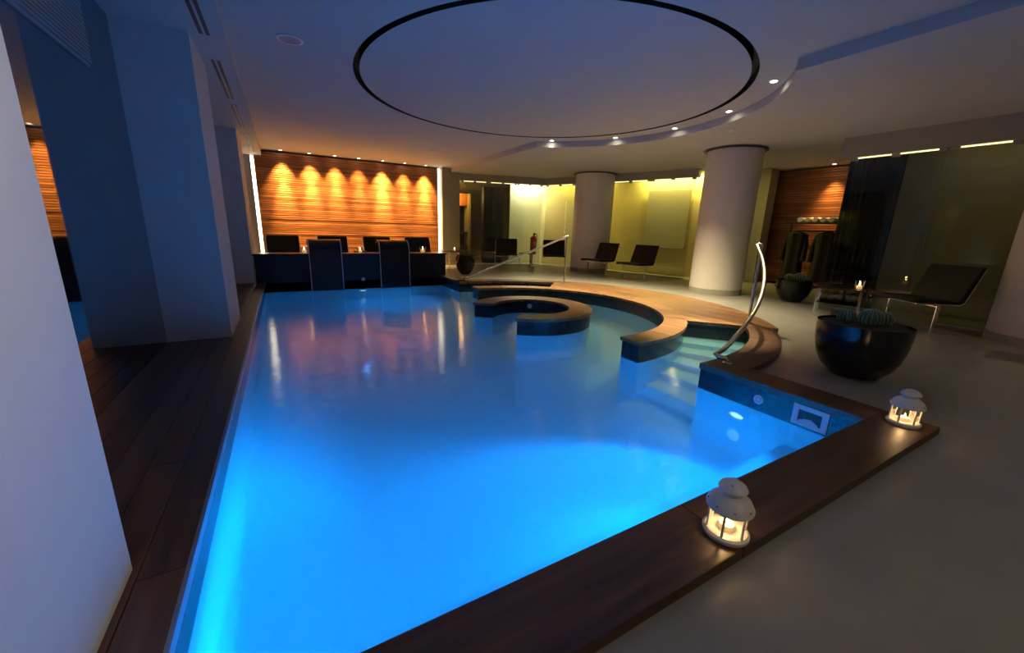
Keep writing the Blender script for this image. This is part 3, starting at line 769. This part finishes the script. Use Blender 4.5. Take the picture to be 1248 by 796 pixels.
# cactus pots
def cactus(t, x, y, z, r, ribs=16):
    m = MB(); n = ribs*4; rings = []; K = 12
    for k in range(1, K):
        ph = PI*k/K; rr = r*math.sin(ph); zz = r*.95*math.cos(ph)
        rings.append([m.bm.verts.new((rr*(1-.14*abs(math.sin(i*PI*ribs/n)))*math.cos(2*PI*i/n), rr*(1-.14*abs(math.sin(i*PI*ribs/n)))*math.sin(2*PI*i/n), zz)) for i in range(n)])
    for A, B_ in zip(rings, rings[1:]):
        for i in range(n): m.bm.faces.new((A[i], A[(i+1) % n], B_[(i+1) % n], B_[i]))
    m.bm.faces.new(rings[0]); m.bm.faces.new(rings[-1][::-1])
    c = m.build('cactus_ball', 'cactus', t, smooth=True, angle=60); c.location = (x, y, z+r*.85)
    m = MB()
    for i in range(ribs):
        a_ = 2*PI*i/ribs
        m.tube([(r*1.01*math.sin(rad(p))*math.cos(a_), r*1.01*math.sin(rad(p))*math.sin(a_), r*.96*math.cos(rad(p))) for p in range(14, 121, 15)], r*.035, 4)
    s = m.build('spine_rows', 'spine', c); s['kind'] = 'stuff'
def pot(x, y, prof, soil_z, soil_r, balls, label, group='cactus pots'):
    t = empty('cactus_pot', (x, y, 0))
    MB().lathe(prof, n=56).build('bowl', 'pot', t, smooth=True, angle=50)
    m = MB().lathe([(0, soil_z+.008), (soil_r*.6, soil_z+.006), (soil_r, soil_z)], n=40, cap=False); m.build('gravel', 'soil', t, smooth=True)
    for b_ in balls: cactus(t, b_[0], b_[1], soil_z, b_[2])
    tag(t, label, 'potted plant', group)
pot(3.86, 1.255, [(0, 0), (.13, 0), (.17, .02), (.225, .08), (.262, .16), (.284, .26), (.292, .36), (.294, .42), (.284, .42), (.278, .36), (.270, .33), (.2, .32), (0, .32)], .402, .282,
    [(-.036, .109, .062), (-.019, -.038, .076), (.088, -.076, .064)], 'large glossy black bowl planted with three round ribbed cacti')
pot(3.58, 8.50, [(0, 0), (.09, 0), (.12, .02), (.19, .13), (.225, .26), (.22, .36), (.19, .44), (.18, .44), (.2, .36), (.19, .3), (0, .3)], .42, .183,
    [(-.07, 0, .07), (.07, .03, .07), (0, -.07, .065)], 'egg shaped black pot with cacti beside the parapet end')
pot(7.35, 3.42, [(0, 0), (.11, 0), (.15, .02), (.22, .12), (.25, .22), (.25, .36), (.24, .36), (.235, .22), (.2, .2), (0, .2)], .33, .237,
    [(.0, -.06, .085), (-.05, .07, .07)], 'dark pot with a green cactus behind the low black table')

# handrails
def handrail(s, label):
    t = empty('handrail', (C[0]+2.64*math.cos(rad(s*43.8)), C[1]+2.64*s*math.sin(rad(43.8)), ZC))
    ox, oy = t.location.x, t.location.y
    P = []; n = 22
    for i in range(n+1):
        u = i/n; a_ = 43.2+u*43; r_ = 2.60-.01*u
        z = .82*(1-u)**1.12+.13+(-.02 if u > .9 else 0)
        P.append((C[0]+r_*math.cos(rad(a_))-ox, C[1]+s*r_*math.sin(rad(a_))-oy, z-ZC))
    top = P[0]; pr = (2.69*math.cos(rad(45.5)), 2.69*math.sin(rad(45.5)))
    head = [(0, 0, .86), (0, 0, .965), (.004, -s*.008, .985)] if True else []
    low = P[-1]; d = 2.655
    tail = [(C[0]+R_*math.cos(rad(A_))-ox, C[1]+s*R_*math.sin(rad(A_))-oy, h_) for R_, A_, h_ in ((2.60, 87.2, .070), (2.63, 87.2, .056), (2.66, 86.4, .045), (2.67, 85.9, .02), (2.67, 85.8, 0))]
    MB().tube([(0, 0, .905)]+[(top[0]*.5, top[1]*.5, top[2]+.012)]+P+tail, .019, 12).build('rail', 'steel', t, smooth=True, angle=80)
    MB().tube([(0, 0, 0), (0, 0, .55), (0, 0, .91)], .017, 12).build('post', 'steel', t, smooth=True, angle=80)
    MB().lathe([(0, 0), (.045, 0), (.045, .006), (.02, .010)], n=20).build('base_flange', 'steel', t, smooth=True)
    MB().lathe([(0, 0), (.038, 0), (.038, .006), (.02, .010)], c=(tail[-1][0], tail[-1][1], 0), n=20).build('end_flange', 'steel', t, smooth=True)
    tag(t, label, 'handrail', 'curved steel handrails at the pool steps')
handrail(-1, 'curved brushed steel handrail at the pool steps beside the big cactus bowl')
handrail(1, 'slanting brushed steel handrail at the far pool steps near the egg shaped pot')

# fire extinguisher
t = empty('fire_extinguisher', (6.30, 9.90, 0))
MB().lathe([(0, .0), (.07, .0), (.075, .02), (.075, .40), (.06, .46), (.025, .49), (.025, .52), (0, .52)], n=24).build('cylinder', 'red', t, smooth=True)
MB().box(-.02, .05, -.015, .015, .52, .56).build('valve', 'dark', t); MB().tube([(.03, 0, .54), (.10, 0, .52), (.105, 0, .35), (.095, 0, .18)], .010, 8).build('hose', 'dark', t, smooth=True)
MB().box(-.035, .035, -.0785, -.072, .2, .33).build('label_plate', 'white_metal', t)
t.location.z = .38
MB().box(-.05, .05, .075, .10, -.38, .45).build('stand', 'steel', t); MB().box(-.12, .12, -.12, .12, -.38, -.37).build('stand_base', 'steel', t)
tag(t, 'red fire extinguisher on a stand before the pale lit glass', 'extinguisher')

# ------------------------------------------------------------------ pool fittings
def pool_light(loc, d, label, e=1.0, cone=165, aim=None):
    """d: direction the lamp faces (horizontal unit vector)"""
    t = empty('pool_light', loc); rot = Vector((*d, 0)).to_track_quat('Z', 'Y').to_euler()
    a_ = MB().lathe([(.055, 0), (.085, 0), (.085, .012), (.060, .018), (.055, .006)], n=28, cap=False).build('bezel', 'white_plastic', t, smooth=True); a_.rotation_euler = rot
    b_ = MB().lathe([(0, .012), (.035, .010), (.056, .004)], n=28, cap=False).build('lens', 'lens_blue', t, smooth=True); b_.rotation_euler = rot
    lamp('SPOT', (d[0]*.05, d[1]*.05, 0), E_POOL*e, BLUE, t, aim or (*d, -.12), .05, cone, 1.0)
    tag(t, label, 'pool light', 'underwater pool lights')
pool_light((XR, 1.53, -.42), (-1, 0), 'glowing underwater light in the side wall below the round jet', 2.9, 100, (-1, -.22, -.48))
pool_light((XR, 7.35, -.32), (-1, 0), 'glowing underwater light in the side wall near the parapet', .16, 105, (-1, 0, -.6))
pool_light((-.05, YN+.01, -.40), (0, 1), 'underwater light in the coping side wall facing the parapet', 2.8, 96, (-.75, 1, -.8))
pool_light((1.25, YF-.01, -.40), (0, -1), 'underwater light below the parapet between the spouts', .05, 105, (0, -1, -.7))
def jet(loc, d, label):
    t = empty('water_jet', loc); rot = Vector((*d, 0)).to_track_quat('Z', 'Y').to_euler()
    MB().lathe([(.018, 0), (.034, 0), (.034, .006), (.024, .012), (.018, .004)], n=24, cap=False).build('ring', 'white_plastic', t, smooth=True).rotation_euler = rot
    MB().lathe([(0, .009), (.010, .008), (.0185, .003)], n=24, cap=False).build('nozzle', 'white_plastic', t, smooth=True).rotation_euler = rot
    tag(t, label, 'jet', 'wall jets')
jet((XR-.001, 1.40, -.078), (-1, 0), 'round white jet in the dark tile band beside the skimmer')
jet((1.27, YF-.001, .02), (0, -1), 'round white jet in the parapet between the spouts')
jet((C[0]+.529*math.cos(rad(60)), C[1]+.529*math.sin(rad(60)), -.06), (-math.cos(rad(60)), -math.sin(rad(60))), 'round grey jet inside the whirlpool ring')
t = empty('skimmer', (XR, 1.075, -.073))
for nm, b in (('frame_top', (-.012, 0, -.100, .100, .038, .068)), ('frame_bottom', (-.012, 0, -.100, .100, -.070, -.045)), ('frame_side', (-.012, 0, -.100, -.066, -.045, .038)), ('frame_side', (-.012, 0, .066, .100, -.045, .038))):
    MB().box(*b).build(nm, 'white_plastic', t)
MB().box(-.004, -.001, -.066, .066, -.045, .038).build('throat', 'dark', t)
MB().extrude_x([(-.05, -.035), (-.01, -.012), (.03, -.02), (.06, -.035), (.06, -.045), (-.05, -.045)], -.009, -.005).build('weir_flap', 'white_plastic', t)
tag(t, 'square white skimmer inlet in the dark tile band near the lantern', 'skimmer')
